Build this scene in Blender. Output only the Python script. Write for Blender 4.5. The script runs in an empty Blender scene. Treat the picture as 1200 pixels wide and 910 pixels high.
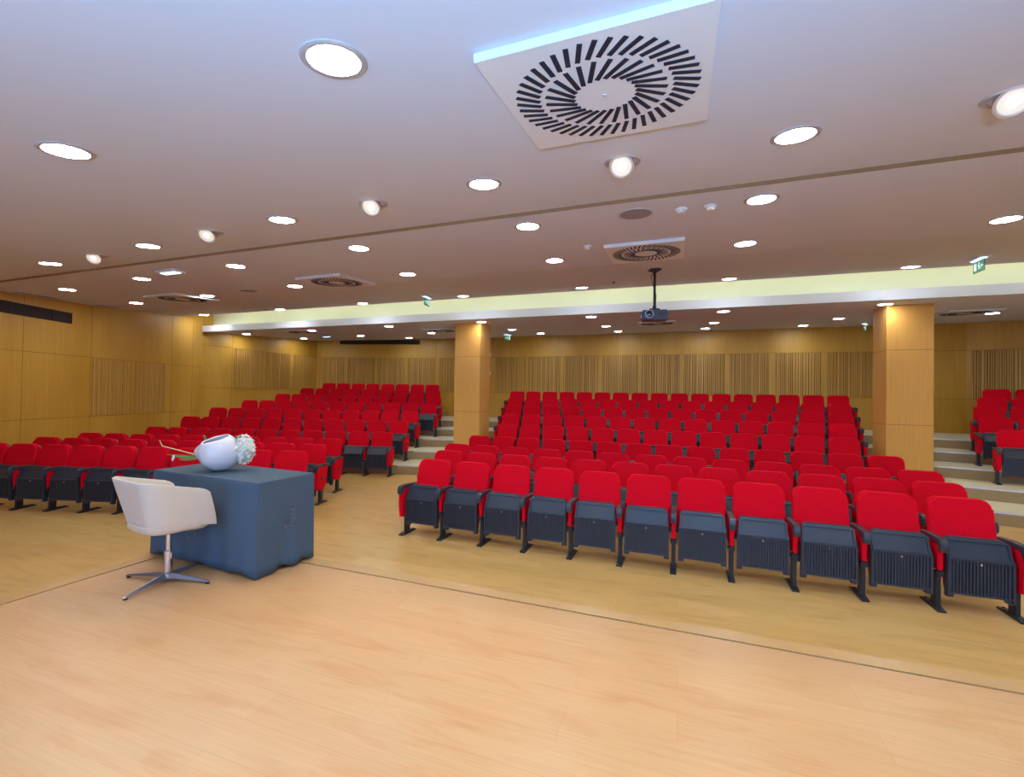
import bpy, bmesh, math, random
from mathutils import Vector, Matrix
random.seed(7)
PI = math.pi
scene = bpy.context.scene
COL = scene.collection

# ------------------------------------------------------------------ helpers
def srgb(r, g, b):
    f = lambda c: (c/255/12.92) if c/255 <= 0.04045 else ((c/255+0.055)/1.055)**2.4
    return (f(r), f(g), f(b), 1)

def link(o):
    COL.objects.link(o); return o

def empty(name, loc=(0, 0, 0), rz=0.0, label=None, cat=None, group=None):
    o = bpy.data.objects.new(name, None); link(o)
    o.empty_display_size = 0.1
    o.location = loc; o.rotation_euler = (0, 0, rz)
    tag(o, label, cat, group)
    return o

def tag(o, label=None, cat=None, group=None, kind=None):
    if label: o['label'] = label
    if cat: o['category'] = cat
    if group: o['group'] = group
    if kind: o['kind'] = kind
    return o

def to_mesh(bm, name, mats, smooth=False, angle=35):
    bmesh.ops.recalc_face_normals(bm, faces=bm.faces)
    me = bpy.data.meshes.new(name)
    bm.to_mesh(me); bm.free()
    for m in (mats if isinstance(mats, (list, tuple)) else [mats]):
        me.materials.append(m)
    if smooth:
        for p in me.polygons: p.use_smooth = True
        try: me.set_sharp_from_angle(angle=math.radians(angle))
        except Exception: pass
    return me

def obj(name, bm, mats, parent=None, smooth=False, angle=35):
    o = bpy.data.objects.new(name, to_mesh(bm, name, mats, smooth, angle)); link(o)
    if parent: o.parent = parent
    return o

def inst(name, me, parent):
    o = bpy.data.objects.new(name, me); link(o); o.parent = parent
    return o

def add_box(bm, cx, cy, cz, sx, sy, sz, rot=None, mi=0, bev=0.0):
    r = bmesh.ops.create_cube(bm, size=1.0)
    vs = r['verts']
    for v in vs: v.co = Vector((v.co.x*sx, v.co.y*sy, v.co.z*sz))
    fs = set(f for v in vs for f in v.link_faces)
    if bev > 0:
        es = set(e for v in vs for e in v.link_edges)
        rr = bmesh.ops.bevel(bm, geom=list(es), offset=bev, segments=2, affect='EDGES')
        vs = list(set(v for f in rr['faces'] for v in f.verts) | set(v for v in vs if v.is_valid))
        fs = set(f for v in vs for f in v.link_faces)
    for v in vs:
        if rot is not None: v.co = rot @ v.co
        v.co += Vector((cx, cy, cz))
    for f in fs: f.material_index = mi
    return vs

def add_prism(bm, pts, z0, z1, mi=0):
    """vertical prism over a plan polygon; z0/z1 numbers or functions of (x, y)"""
    a = z0 if callable(z0) else (lambda x, y: z0)
    b = z1 if callable(z1) else (lambda x, y: z1)
    lo = [bm.verts.new((x, y, a(x, y))) for x, y in pts]
    hi = [bm.verts.new((x, y, b(x, y))) for x, y in pts]
    fs = [bm.faces.new(lo), bm.faces.new(hi)]
    n = len(pts)
    for i in range(n):
        j = (i+1) % n
        fs.append(bm.faces.new((lo[i], lo[j], hi[j], hi[i])))
    for f in fs: f.material_index = mi
    return fs

def add_extrude(bm, outline, axis, t0, t1, mi=0):
    """outline: list of 2D points; axis 'x': (y,z) profile swept along x; 'y': (x,z) profile swept along y"""
    def P(p, t):
        return (t, p[0], p[1]) if axis == 'x' else ((p[0], t, p[1]) if axis == 'y' else (p[0], p[1], t))
    a = [bm.verts.new(P(p, t0)) for p in outline]; b = [bm.verts.new(P(p, t1)) for p in outline]
    fs = [bm.faces.new(a), bm.faces.new(b)]
    n = len(outline)
    for i in range(n):
        j = (i+1) % n
        fs.append(bm.faces.new((a[i], a[j], b[j], b[i])))
    for f in fs: f.material_index = mi
    return a+b

def add_lathe(bm, prof, cx=0, cy=0, cz=0, n=32, mi=0, rot=None, close=False):
    rings = []
    for r, z in prof:
        ring = []
        for k in range(n):
            a = 2*PI*k/n
            v = Vector((r*math.cos(a), r*math.sin(a), z))
            if rot is not None: v = rot @ v
            ring.append(bm.verts.new(v+Vector((cx, cy, cz))))
        rings.append(ring)
    for i in range(len(rings)-1):
        for k in range(n):
            f = bm.faces.new((rings[i][k], rings[i][(k+1) % n], rings[i+1][(k+1) % n], rings[i+1][k]))
            f.material_index = mi
    for ring in ((rings[0], rings[-1]) if not close else ()):
        f = bm.faces.new(ring); f.material_index = mi
    if close:
        for k in range(n):
            f = bm.faces.new((rings[-1][k], rings[-1][(k+1) % n], rings[0][(k+1) % n], rings[0][k])); f.material_index = mi
    return rings

def add_tube(bm, pts, rad, n=10, mi=0):
    pts = [Vector(p) for p in pts]
    rads = rad if isinstance(rad, (list, tuple)) else [rad]*len(pts)
    rings = []
    up = Vector((0, 0, 1))
    for i, p in enumerate(pts):
        d = (pts[min(i+1, len(pts)-1)]-pts[max(i-1, 0)]).normalized()
        s = d.cross(up)
        if s.length < 1e-3: s = d.cross(Vector((1, 0, 0)))
        s.normalize(); t = s.cross(d).normalized()
        rings.append([bm.verts.new(p+(s*math.cos(2*PI*k/n)+t*math.sin(2*PI*k/n))*rads[i]) for k in range(n)])
    for i in range(len(rings)-1):
        for k in range(n):
            f = bm.faces.new((rings[i][k], rings[i][(k+1) % n], rings[i+1][(k+1) % n], rings[i+1][k])); f.material_index = mi
    for r in (rings[0], rings[-1]):
        f = bm.faces.new(r); f.material_index = mi

# ------------------------------------------------------------------ materials
def newmat(name):
    m = bpy.data.materials.new(name); m.use_nodes = True
    nt = m.node_tree; b = nt.nodes['Principled BSDF']
    return m, nt, b

def simple(name, col, rough=0.5, metal=0.0, noise=0.0, nscale=30.0, bump=0.0, emit=None, es=0.0, coat=0.0):
    m, nt, b = newmat(name)
    b.inputs['Roughness'].default_value = rough
    b.inputs['Metallic'].default_value = metal
    b.inputs['Base Color'].default_value = col
    if coat: b.inputs['Coat Weight'].default_value = coat
    if noise or bump:
        tc = nt.nodes.new('ShaderNodeTexCoord')
        nz = nt.nodes.new('ShaderNodeTexNoise'); nz.inputs['Scale'].default_value = nscale; nz.inputs['Detail'].default_value = 4
        nt.links.new(tc.outputs['Object'], nz.inputs['Vector'])
        if noise:
            mx = nt.nodes.new('ShaderNodeMix'); mx.data_type = 'RGBA'
            mx.inputs[6].default_value = tuple(c*(1-noise) for c in col[:3])+(1,)
            mx.inputs[7].default_value = tuple(min(1, c*(1+noise)) for c in col[:3])+(1,)
            nt.links.new(nz.outputs['Fac'], mx.inputs[0]); nt.links.new(mx.outputs[2], b.inputs['Base Color'])
        if bump:
            bp = nt.nodes.new('ShaderNodeBump'); bp.inputs['Strength'].default_value = bump; bp.inputs['Distance'].default_value = 0.01
            nt.links.new(nz.outputs['Fac'], bp.inputs['Height']); nt.links.new(bp.outputs['Normal'], b.inputs['Normal'])
    if emit is not None:
        b.inputs['Emission Color'].default_value = emit; b.inputs['Emission Strength'].default_value = es
    return m

def veneer(name, c1, c2, rough=0.4, seed=0.0):
    """vertical-grain veneer (grain runs along z)"""
    m, nt, b = newmat(name)
    tc = nt.nodes.new('ShaderNodeTexCoord')
    mp = nt.nodes.new('ShaderNodeMapping'); mp.inputs['Scale'].default_value = (55, 55, 1.2); mp.inputs['Location'].default_value = (seed, 0, 0)
    nz = nt.nodes.new('ShaderNodeTexNoise'); nz.inputs['Scale'].default_value = 1.0; nz.inputs['Detail'].default_value = 3
    mp2 = nt.nodes.new('ShaderNodeMapping'); mp2.inputs['Scale'].default_value = (1.3, 1.3, .35)
    nz2 = nt.nodes.new('ShaderNodeTexNoise'); nz2.inputs['Scale'].default_value = 1.0
    ad = nt.nodes.new('ShaderNodeMath'); ad.operation = 'MULTIPLY_ADD'; ad.inputs[1].default_value = 0.55
    mx = nt.nodes.new('ShaderNodeMix'); mx.data_type = 'RGBA'; mx.inputs[6].default_value = c1; mx.inputs[7].default_value = c2
    rp = nt.nodes.new('ShaderNodeMapRange'); rp.inputs['From Min'].default_value = .45; rp.inputs['From Max'].default_value = .85
    nt.links.new(tc.outputs['Object'], mp.inputs['Vector']); nt.links.new(mp.outputs['Vector'], nz.inputs['Vector'])
    nt.links.new(tc.outputs['Object'], mp2.inputs['Vector']); nt.links.new(mp2.outputs['Vector'], nz2.inputs['Vector'])
    nt.links.new(nz.outputs['Fac'], ad.inputs[0])
    hf = nt.nodes.new('ShaderNodeMath'); hf.operation = 'MULTIPLY'; hf.inputs[1].default_value = .72
    nt.links.new(nz2.outputs['Fac'], hf.inputs[0]); nt.links.new(hf.outputs[0], ad.inputs[2])
    nt.links.new(ad.outputs[0], rp.inputs['Value']); nt.links.new(rp.outputs[0], mx.inputs[0])
    nt.links.new(mx.outputs[2], b.inputs['Base Color'])
    b.inputs['Roughness'].default_value = rough
    return m

def laminate(name, c1, c2, knot, rough=0.3, plank=(1.35, 0.195)):
    m, nt, b = newmat(name)
    tc = nt.nodes.new('ShaderNodeTexCoord')
    br = nt.nodes.new('ShaderNodeTexBrick')
    br.inputs['Scale'].default_value = 1.0
    br.inputs['Brick Width'].default_value = plank[0]; br.inputs['Row Height'].default_value = plank[1]
    br.inputs['Mortar Size'].default_value = 0.0012; br.inputs['Mortar Smooth'].default_value = 0.3
    br.inputs['Color1'].default_value = c1; br.inputs['Color2'].default_value = c2
    br.inputs['Mortar'].default_value = tuple(c*.86 for c in c1[:3])+(1,)
    br.offset = .37
    nt.links.new(tc.outputs['Object'], br.inputs['Vector'])
    mp = nt.nodes.new('ShaderNodeMapping'); mp.inputs['Scale'].default_value = (1.7, 7.5, 1)
    nz = nt.nodes.new('ShaderNodeTexNoise'); nz.inputs['Scale'].default_value = 1.3; nz.inputs['Detail'].default_value = 6; nz.inputs['Distortion'].default_value = .6
    nt.links.new(tc.outputs['Object'], mp.inputs['Vector']); nt.links.new(mp.outputs['Vector'], nz.inputs['Vector'])
    rp = nt.nodes.new('ShaderNodeMapRange'); rp.inputs['From Min'].default_value = .5; rp.inputs['From Max'].default_value = .78
    rp.inputs['To Max'].default_value = .7
    nt.links.new(nz.outputs['Fac'], rp.inputs['Value'])
    mx = nt.nodes.new('ShaderNodeMix'); mx.data_type = 'RGBA'; mx.inputs[7].default_value = knot
    nt.links.new(rp.outputs[0], mx.inputs[0]); nt.links.new(br.outputs['Color'], mx.inputs[6])
    mp3 = nt.nodes.new('ShaderNodeMapping'); mp3.inputs['Scale'].default_value = (3, 90, 1)
    nz3 = nt.nodes.new('ShaderNodeTexNoise'); nz3.inputs['Scale'].default_value = 1.0; nz3.inputs['Detail'].default_value = 3
    nt.links.new(tc.outputs['Object'], mp3.inputs['Vector']); nt.links.new(mp3.outputs['Vector'], nz3.inputs['Vector'])
    mr3 = nt.nodes.new('ShaderNodeMapRange'); mr3.inputs['To Min'].default_value = .88; mr3.inputs['To Max'].default_value = 1.1
    nt.links.new(nz3.outputs['Fac'], mr3.inputs['Value'])
    mul = nt.nodes.new('ShaderNodeVectorMath'); mul.operation = 'SCALE'
    nt.links.new(mx.outputs[2], mul.inputs[0]); nt.links.new(mr3.outputs[0], mul.inputs['Scale'])
    nt.links.new(mul.outputs[0], b.inputs['Base Color'])
    b.inputs['Roughness'].default_value = rough
    return m

M = {}
M['wall'] = veneer('wall veneer', srgb(196, 146, 48), srgb(216, 168, 70), .42)
M['pillar'] = veneer('pillar veneer', srgb(214, 156, 70), srgb(230, 174, 94), .4, 3.1)
M['slat'] = veneer('slat veneer', srgb(198, 150, 66), srgb(220, 174, 90), .45, 5.0)
M['slat_gap'] = simple('slat gap felt', srgb(118, 82, 36), .9)
M['joint'] = simple('panel joint', srgb(146, 100, 40), .7)
M['floor'] = laminate('hall laminate', srgb(214, 170, 98), srgb(222, 180, 110), srgb(190, 142, 76), .3)
M['stage'] = laminate('stage laminate', srgb(214, 162, 106), srgb(218, 168, 112), srgb(206, 140, 82), .36)
M['nosewood'] = simple('stage nosing wood', srgb(205, 158, 98), .3, noise=.1, nscale=12)
M['edge_gap'] = simple('dark edge profile', srgb(96, 62, 30), .5)
M['tread'] = simple('tread lino', srgb(216, 208, 174), .55, noise=.08, nscale=40)
M['riser'] = simple('riser lino', srgb(166, 142, 100), .7, noise=.1, nscale=40)
M['alu'] = simple('aluminium nosing', srgb(222, 222, 222), .35, .3)
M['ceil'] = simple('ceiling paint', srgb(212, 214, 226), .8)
M['steptrim'] = simple('step edge wood', srgb(150, 112, 72), .6)
M['cove'] = simple('cove paint', srgb(232, 234, 214), .8)
M['red'] = simple('red seat fabric', (0.72, 0.001, 0.014, 1), .85, noise=.12, nscale=60, bump=.15)
M['red'].node_tree.nodes['Principled BSDF'].inputs['Specular IOR Level'].default_value = .12
M['black'] = simple('black seat plastic', srgb(50, 56, 66), .36, noise=.1, nscale=90)
M['steel_dark'] = simple('dark painted steel', srgb(42, 44, 52), .35, .2)
M['boltm'] = simple('bolt steel', srgb(190, 190, 195), .3, .9)
M['white_plate'] = simple('white coated metal', srgb(226, 226, 228), .45)
M['slotdark'] = simple('diffuser slot', srgb(28, 48, 66), .5, .2)
M['grille'] = simple('speaker grille', srgb(150, 144, 150), .6, noise=.15, nscale=200)
M['lamp'] = simple('downlight diffuser', (1, 1, 1, 1), .5, emit=(.88, .95, 1.0, 1), es=86)
M['trimring'] = simple('downlight ring', srgb(205, 205, 210), .3, .4)
M['spotglass'] = simple('spot lens', (.5, .48, .45, 1), .3, emit=(1.0, .84, .64, 1), es=.55)
M['spotbulb'] = simple('spot bulb', (1, 1, 1, 1), .3, emit=(1.0, .95, .86, 1), es=5)
M['spotmetal'] = simple('spot housing', srgb(200, 200, 206), .3, .7)
M['cloth'] = simple('blue tablecloth', srgb(74, 92, 106), .95, noise=.08, nscale=220, bump=.1)
M['crest'] = simple('faded crest print', srgb(108, 106, 116), .95, noise=.25, nscale=60)
M['tablewood'] = simple('table wood', srgb(150, 110, 70), .5)
M['tubwhite'] = simple('white shell plastic', srgb(222, 208, 188), .42)
M['seatpad'] = simple('white seat pad', srgb(220, 208, 190), .6)
M['chrome'] = simple('polished chrome', srgb(214, 214, 216), .12, 1.0)
M['brushed'] = simple('cast aluminium', srgb(165, 158, 160), .3, .85)
M['rubber'] = simple('black rubber', srgb(30, 28, 30), .7)
M['ceramic'] = simple('white ceramic', srgb(222, 220, 226), .25, coat=.3)
M['petal'] = simple('white petals', srgb(238, 236, 222), .8, noise=.08, nscale=80)
M['petal_green'] = simple('greenish florets', srgb(178, 178, 96), .8, noise=.2, nscale=80)
M['leaf'] = simple('green leaf', srgb(70, 138, 50), .5, noise=.2, nscale=30)
M['twig'] = simple('pale stem', srgb(214, 190, 130), .6)
M['projector'] = simple('projector case', srgb(48, 54, 76), .4)
M['projlens'] = simple('projector lens', srgb(16, 24, 44), .08, coat=1.0)
M['projring'] = simple('lens ring', srgb(170, 195, 225), .3, .5)
M['ventdark'] = simple('dark vent', srgb(52, 40, 36), .6)
M['ventslat'] = simple('vent blade', srgb(70, 60, 62), .4, .3)
M['green'] = simple('green exit panel', srgb(10, 110, 80), .4, emit=srgb(10, 120, 84), es=.5)
M['pict'] = simple('pictogram white', srgb(225, 240, 230), .5, emit=srgb(220, 245, 235), es=.6)
M['signlight'] = simple('sign light bar', srgb(225, 240, 255), .5, emit=srgb(190, 215, 255), es=2.2)
M['cove_led'] = simple('cove lamp', (1, 1, 1, 1), .5, emit=(1.0, .99, .74, 1), es=7)
M['cream'] = simple('switch plastic', srgb(225, 222, 210), .5)

# ------------------------------------------------------------------ room plan
TH = math.radians(20.28)
EYE = 1.765
STAGE = 0.265
RIS = 0.194                       # height of one tier
PITCH = 0.963                     # depth of one tier
FAN = math.radians(15.5)          # side blocks are turned towards the stage
cF, sF = math.cos(FAN), math.sin(FAN)

P_wl0 = (-7.99, -2.8); P_wl1 = (-12.9, 9.2); P_wl2 = (-13.0, 13.69)
P_bl = (-8.4, 14.75); P_br = (6.75, 14.75)
P_wr2 = (12.12, 13.40); P_wr1 = (12.02, 9.2); P_wr0 = (7.11, -2.8)
PLAN = [P_wl0, P_wl1, P_wl2, P_bl, P_br, P_wr2, P_wr1, P_wr0]

def clip(poly, a, b, c, keep=1):
    """keep side a*x+b*y >= c"""
    out = []
    n = len(poly)
    for i in range(n):
        p, q = poly[i], poly[(i+1) % n]
        dp, dq = (a*p[0]+b*p[1]-c)*keep, (a*q[0]+b*q[1]-c)*keep
        if dp >= 0: out.append(p)
        if dp*dq < 0:
            t = dp/(dp-dq); out.append((p[0]+(q[0]-p[0])*t, p[1]+(q[1]-p[1])*t))
    return out

def grow(poly, d):
    """offset polygon outwards (convex, clockwise or not)"""
    n = len(poly); cx = sum(p[0] for p in poly)/n; cy = sum(p[1] for p in poly)/n
    res = []
    lines = []
    for i in range(n):
        p, q = Vector(poly[i]), Vector(poly[(i+1) % n])
        t = (q-p).normalized(); nn = Vector((t.y, -t.x))
        if nn.dot(p-Vector((cx, cy))) < 0: nn = -nn
        lines.append((p+nn*d, t))
    for i in range(n):
        (p, t), (q, s) = lines[i-1], lines[i]
        den = t.x*s.y-t.y*s.x
        k = ((q.x-p.x)*s.y-(q.y-p.y)*s.x)/den
        res.append((p.x+t.x*k, p.y+t.y*k))
    return res

# floor
bm = bmesh.new(); add_prism(bm, grow(PLAN, .14), -.15, 0)
tag(obj('floor', bm, M['floor']), kind='structure')

# walls, each a slab standing outside its plan line; joint lines are thin strips in the same mesh
def joint_lines(bm, A, B, zs, us, z0, z1, inward):
    A, B = Vector(A), Vector(B); t = (B-A).normalized(); L = (B-A).length
    rot = Matrix.Rotation(math.atan2(t.y, t.x), 3, 'Z')
    for z in zs:
        c = A+t*L/2+inward*.0008
        add_box(bm, c.x, c.y, z, L-.01, .003, .008, rot, 1)
    for u in us:
        c = A+t*u+inward*.0008
        add_box(bm, c.x, c.y, (z0+z1)/2, .006, .003, z1-z0, rot, 1)

def wall(name, A, B, z1, zs=(), us=(), opening=None):
    A, B = Vector(A), Vector(B); t = (B-A).normalized()
    inward = Vector((t.y, -t.x))
    C = Vector((-.4, 6.0))
    if inward.dot(C-A) < 0: inward = -inward
    T = .14; Q = -inward*T; e = t*.09
    bm = bmesh.new()
    f = [A-e, B+e, B+Q+e, A+Q-e]
    if opening is None:
        add_prism(bm, [(p.x, p.y) for p in [A-e*0, B+e*0, B+Q+e, A+Q-e]], -.15, z1)
    else:
        u0, u1, za, zb = opening; L = (B-A).length
        for (a, b, c, d) in ((0, L, -.15, za), (0, L, zb, z1), (0, u0, za, zb), (u1, L, za, zb)):
            pp = [A+t*a, A+t*b, A+t*b+Q, A+t*a+Q]
            add_prism(bm, [(p.x, p.y) for p in pp], c, d)
    if zs or us:
        joint_lines(bm, A, B, zs, us, 0.0, z1-.3, inward)
    return tag(obj(name, bm, [M['wall'], M['joint']]), kind='structure')

ZB0, ZB1 = 1.84, 3.055        # slatted band of the rear walls
ZL0, ZL1 = 1.185, 2.395       # slatted band of the left wall near the stage
wall('wall_left', P_wl0, P_wl1, 4.7, (ZL0-.01, ZL1+.01), [2.0, 4.1, 6.35, 8.0, 9.37, 11.74, 12.55])
wall('wall_left_rear', P_wl1, P_wl2, 4.3, (ZB0-.01, ZB1+.01), [.95])
wall('wall_back_left', P_wl2, P_bl, 4.3, (ZB0-.01, ZB1+.01))
wall('wall_back', P_bl, P_br, 4.3, (ZB0-.01, ZB1+.01))
wall('wall_back_right', P_br, P_wr2, 4.3, (ZB0-.01, ZB1+.01))
wall('wall_right_rear', P_wr2, P_wr1, 4.3, (ZB0-.01, ZB1+.01))
wall('wall_right', P_wr1, P_wr0, 4.7, (ZL0-.01, ZL1+.01), [1.0, 3.2, 5.5, 8.0])
Lf = 7.11+7.99
wall('wall_front', P_wr0, P_wl0, 4.3, opening=(2.2, Lf-2.2, .75, 2.75))  # opening for the added window

# unseen window added behind the stage to let in cool light
wf = bmesh.new()
x0, x1, yy = P_wr0[0]-2.2, P_wl0[0]+2.2, -2.87
for z in (.78, 2.72): add_box(wf, (x0+x1)/2, yy, z, abs(x1-x0), .06, .06)
nW = 6
for k in range(nW+1): add_box(wf, x1+(x0-x1)*k/nW, yy, 1.75, .06, .06, 1.94)
tag(obj('added_window_1', wf, M['white_plate']), kind='structure')

# ceilings: three rising planes in front of the cove, one low rising soffit behind it
def zF(x, y): return EYE+1.168+.12*y
def zM(x, y): return EYE+1.369+.06*y
def zR(x, y): return EYE+1.0375+.115*y
YS1, YS2, YC = 3.83, 6.03, 8.80
YS2 = (1.369-1.0375)/(.115-.06)
YB = 9.17
def zS(x, y): return EYE+1.663+.059*(y-YB)
OUT = grow(PLAN, .10)
def ceil_piece(y0, y1, zf, th=.12):
    p = clip(clip(OUT, 0, 1, y0), 0, 1, y1, -1)
    bm = bmesh.new(); add_prism(bm, p, zf, lambda x, y: zf(x, y)+th)
    return bm
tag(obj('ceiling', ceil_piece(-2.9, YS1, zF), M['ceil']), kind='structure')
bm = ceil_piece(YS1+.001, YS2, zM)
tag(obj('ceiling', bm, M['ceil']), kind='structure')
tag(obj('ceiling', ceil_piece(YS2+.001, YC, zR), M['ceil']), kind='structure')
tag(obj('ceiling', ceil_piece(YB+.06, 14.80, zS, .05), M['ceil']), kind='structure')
p = clip(clip(OUT, 0, 1, YS1-.006), 0, 1, YS1-.0005, -1)
bm = bmesh.new(); add_prism(bm, p, lambda x, y: zM(x, y)-.001, lambda x, y: zF(x, y)+.004)
tag(obj('trim_20', bm, M['steptrim']), kind='structure')
# cove: lip of the soffit, lit back panel, top
p = clip(clip(OUT, 0, 1, YB), 0, 1, YB+.06, -1)
bm = bmesh.new(); add_prism(bm, p, lambda x, y: zS(x, y)-.004, EYE+1.83)
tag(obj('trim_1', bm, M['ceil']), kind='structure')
p = clip(clip(OUT, 0, 1, YB+.34), 0, 1, YB+.42, -1)
bm = bmesh.new(); add_prism(bm, p, lambda x, y: zS(x, y)+.10, EYE+2.75)
tag(obj('trim_2', bm, M['cove']), kind='structure')
p = clip(clip(OUT, 0, 1, YC-.02), 0, 1, YB+.42, -1)
bm = bmesh.new(); add_prism(bm, p, EYE+2.66, EYE+2.76)
tag(obj('trim_3', bm, M['cove']), kind='structure')
p = clip(clip(OUT, 0, 1, YC-.10), 0, 1, YC-.02, -1)
bm = bmesh.new(); add_prism(bm, p, lambda x, y: zR(x, y)+.02, EYE+2.76)
tag(obj('trim_4', bm, M['cove']), kind='structure')
# cove lamps lying in the trough
led_x0, led_x1 = -12.4, 11.4
nled = 12
for k in range(nled):
    a = led_x0+(led_x1-led_x0)*k/nled+.03; b = led_x0+(led_x1-led_x0)*(k+1)/nled-.03
    bm = bmesh.new(); add_box(bm, (a+b)/2, YC+.06, EYE+2.27, b-a, .05, .03, bev=.008)
    for e in (a, b): add_box(bm, e, YC+.06, EYE+2.27, .02, .07, .045, mi=1)
    add_box(bm, (a+b)/2, YC+.015, EYE+2.27, b-a, .03, .02, mi=1)
    o = obj('cove_lamp', bm, [M['cove_led'], M['white_plate']])
    tag(o, 'warm linear lamp hidden in the ceiling cove, %s from the left' % ['first','second','third','fourth','fifth','sixth','seventh','eighth','ninth','tenth','eleventh','last'][k], 'lamp', 'cove lamps')

# ------------------------------------------------------------------ stage platform
SX0, SX1, SY1 = -4.36, 3.48, 3.14
bm = bmesh.new(); add_prism(bm, [(SX0, -2.79), (SX1, -2.79), (SX1, SY1), (SX0, SY1)], 0.001, STAGE)
tag(obj('stage_floor', bm, M['stage']), kind='structure')
bm = bmesh.new()
w, w2 = .012, .13
def ring(bm, a, b, z0, z1, mi):
    for (xa, ya, xb, yb) in ((SX0-b, -2.79, SX0-a, SY1+b), (SX0-a, SY1+a, SX1+a, SY1+b), (SX1+a, -2.79, SX1+b, SY1+b)):
        add_prism(bm, [(xa, ya), (xb, ya), (xb, yb), (xa, yb)], z0, z1, mi)
ring(bm, 0.0, w, 0.001, STAGE-.003, 1)
ring(bm, w, w2, 0.001, STAGE+.004, 0)
tag(obj('trim_5', bm, [M['nosewood'], M['edge_gap']]), kind='structure')

# ------------------------------------------------------------------ tiers
RY0 = 8.65                        # foot of the first riser in the middle
PLI = grow(PLAN, -.002)
def front_x(k):                   # where the straight front turns into the fanned one
    return 5.05+.131*k
def tier_poly(k):
    y = RY0+PITCH*k
    xl, xr = -front_x(k), -.88+front_x(k)
    poly = clip(PLI, 0, 1, y)                          # straight part
    # the fanned parts come forward of the straight line: add the two wedges
    left = clip(clip(PLI, 1, 0, xl, -1), -sF, cF, -sF*xl+cF*y)
    right = clip(clip(PLI, 1, 0, xr), sF, cF, sF*xr+cF*y)
    mid = clip(clip(poly, 1, 0, xl), 1, 0, xr, -1)
    return [q for q in (left, mid, right) if len(q) > 2]
def tier_front(k, x):
    y = RY0+PITCH*k; xl, xr = -front_x(k), -.88+front_x(k)
    if x < xl: return y+(x-xl)*math.tan(FAN)
    if x > xr: return y-(x-xr)*math.tan(FAN)
    return y
for k in range(5):
    bm = bmesh.new()
    for q in tier_poly(k): add_prism(bm, q, RIS*k+.001, RIS*(k+1))
    for f in bm.faces:
        f.normal_update()
        f.material_index = 0 if abs(f.normal.z) > .5 else 1
    tag(obj('tier_floor', bm, [M['tread'], M['riser']]), kind='structure')
# the last tier exists only under the side blocks
for side in (-1, 1):
    k = 5; y = RY0+PITCH*k; xl, xr = -front_x(k), -.88+front_x(k)
    q = clip(clip(PLI, cF, sF, -3.77, -1), -sF, cF, -sF*xl+cF*y) if side < 0 else clip(clip(PLI, cF, -sF, 2.64), sF, cF, sF*xr+cF*y)
    bm = bmesh.new(); add_prism(bm, q, RIS*k+.001, RIS*(k+1))
    for f in bm.faces:
        f.normal_update(); f.material_index = 0 if abs(f.normal.z) > .5 else 1
    tag(obj('tier_floor', bm, [M['tread'], M['riser']]), kind='structure')
# aluminium nosings on the aisle steps (plan x ranges of the two aisles)
AISLE_L = [(-5.75, -4.35), (-5.95, -4.10), (-6.25, -4.40), (-6.45, -4.65), (-7.2, -4.95)]
AISLE_R = [(3.45, 5.35), (3.40, 5.4), (3.70, 5.5), (3.95, 5.6), (4.1, 6.3)]
for k in range(5):
    for nm, (a, b) in (('l', AISLE_L[k]), ('r', AISLE_R[k])):
        bm = bmesh.new()
        n = 14
        xs = sorted(set([a+(b-a)*i/n for i in range(n+1)]+[x for x in (-front_x(k), -.88+front_x(k)) if a < x < b]))
        for i in range(len(xs)-1):
            xa, xb = xs[i], xs[i+1]; ya, yb = tier_front(k, xa), tier_front(k, xb)
            add_prism(bm, [(xa, ya-.006), (xb, yb-.006), (xb, yb+.04), (xa, ya+.04)], RIS*(k+1)-.022, RIS*(k+1)+.004)
        tag(obj('trim_%d' % (6+2*k+(nm == 'r')), bm, M['alu']), kind='structure')

# ------------------------------------------------------------------ pillars
PW, PD, PY = .6775, .606, 10.0
for nm, px, lab in (('l', -5.2015, 'square wood-clad pillar beside the left aisle steps'), ('r', 3.4575, 'square wood-clad pillar beside the right aisle steps')):
    bm = bmesh.new()
    add_prism(bm, [(px, PY), (px+PW, PY), (px+PW, PY+PD), (px, PY+PD)], .385, lambda x, y: zS(x, y)-.002)
    for z in (1.34, 2.67):
        add_box(bm, px+PW/2, PY+PD/2, z, PW+.002, PD+.002, .007, mi=1)
    o = obj('pillar', bm, [M['pillar'], M['joint']])
    tag(o, kind='structure')

# ------------------------------------------------------------------ slatted acoustic panels
def slat_panel(A, B, z0, z1, inward, label, group, seed):
    rnd = random.Random(seed)
    A, B = Vector(A), Vector(B); L = (B-A).length; t = (B-A).normalized()
    r = Matrix.Rotation(math.atan2(t.y, t.x), 3, 'Z')
    c0 = (A+B)/2
    root = empty('acoustic_panel', (c0.x, c0.y, z0), math.atan2(t.y, t.x), label, 'acoustic panel', group)
    s = 1 if inward.dot(Vector((-t.y, t.x))) > 0 else -1
    h = z1-z0
    bm = bmesh.new(); add_box(bm, 0, s*.004, h/2, L, .004, h)
    obj('felt_backing', bm, M['slat_gap'], root)
    bm = bmesh.new(); u = -L/2
    while u < L/2-.012:
        w = rnd.choice((.020, .024, .024, .028, .052))
        if u+w > L/2: w = L/2-u
        add_box(bm, u+w/2, s*.013, h/2, w, .014, h)
        u += w+rnd.choice((.013, .016, .018, .022))
    obj('slats', bm, M['slat'], root)
    return root
Iwl = Vector((P_wl1[1]-P_wl0[1], -(P_wl1[0]-P_wl0[0]))).normalized()
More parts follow.
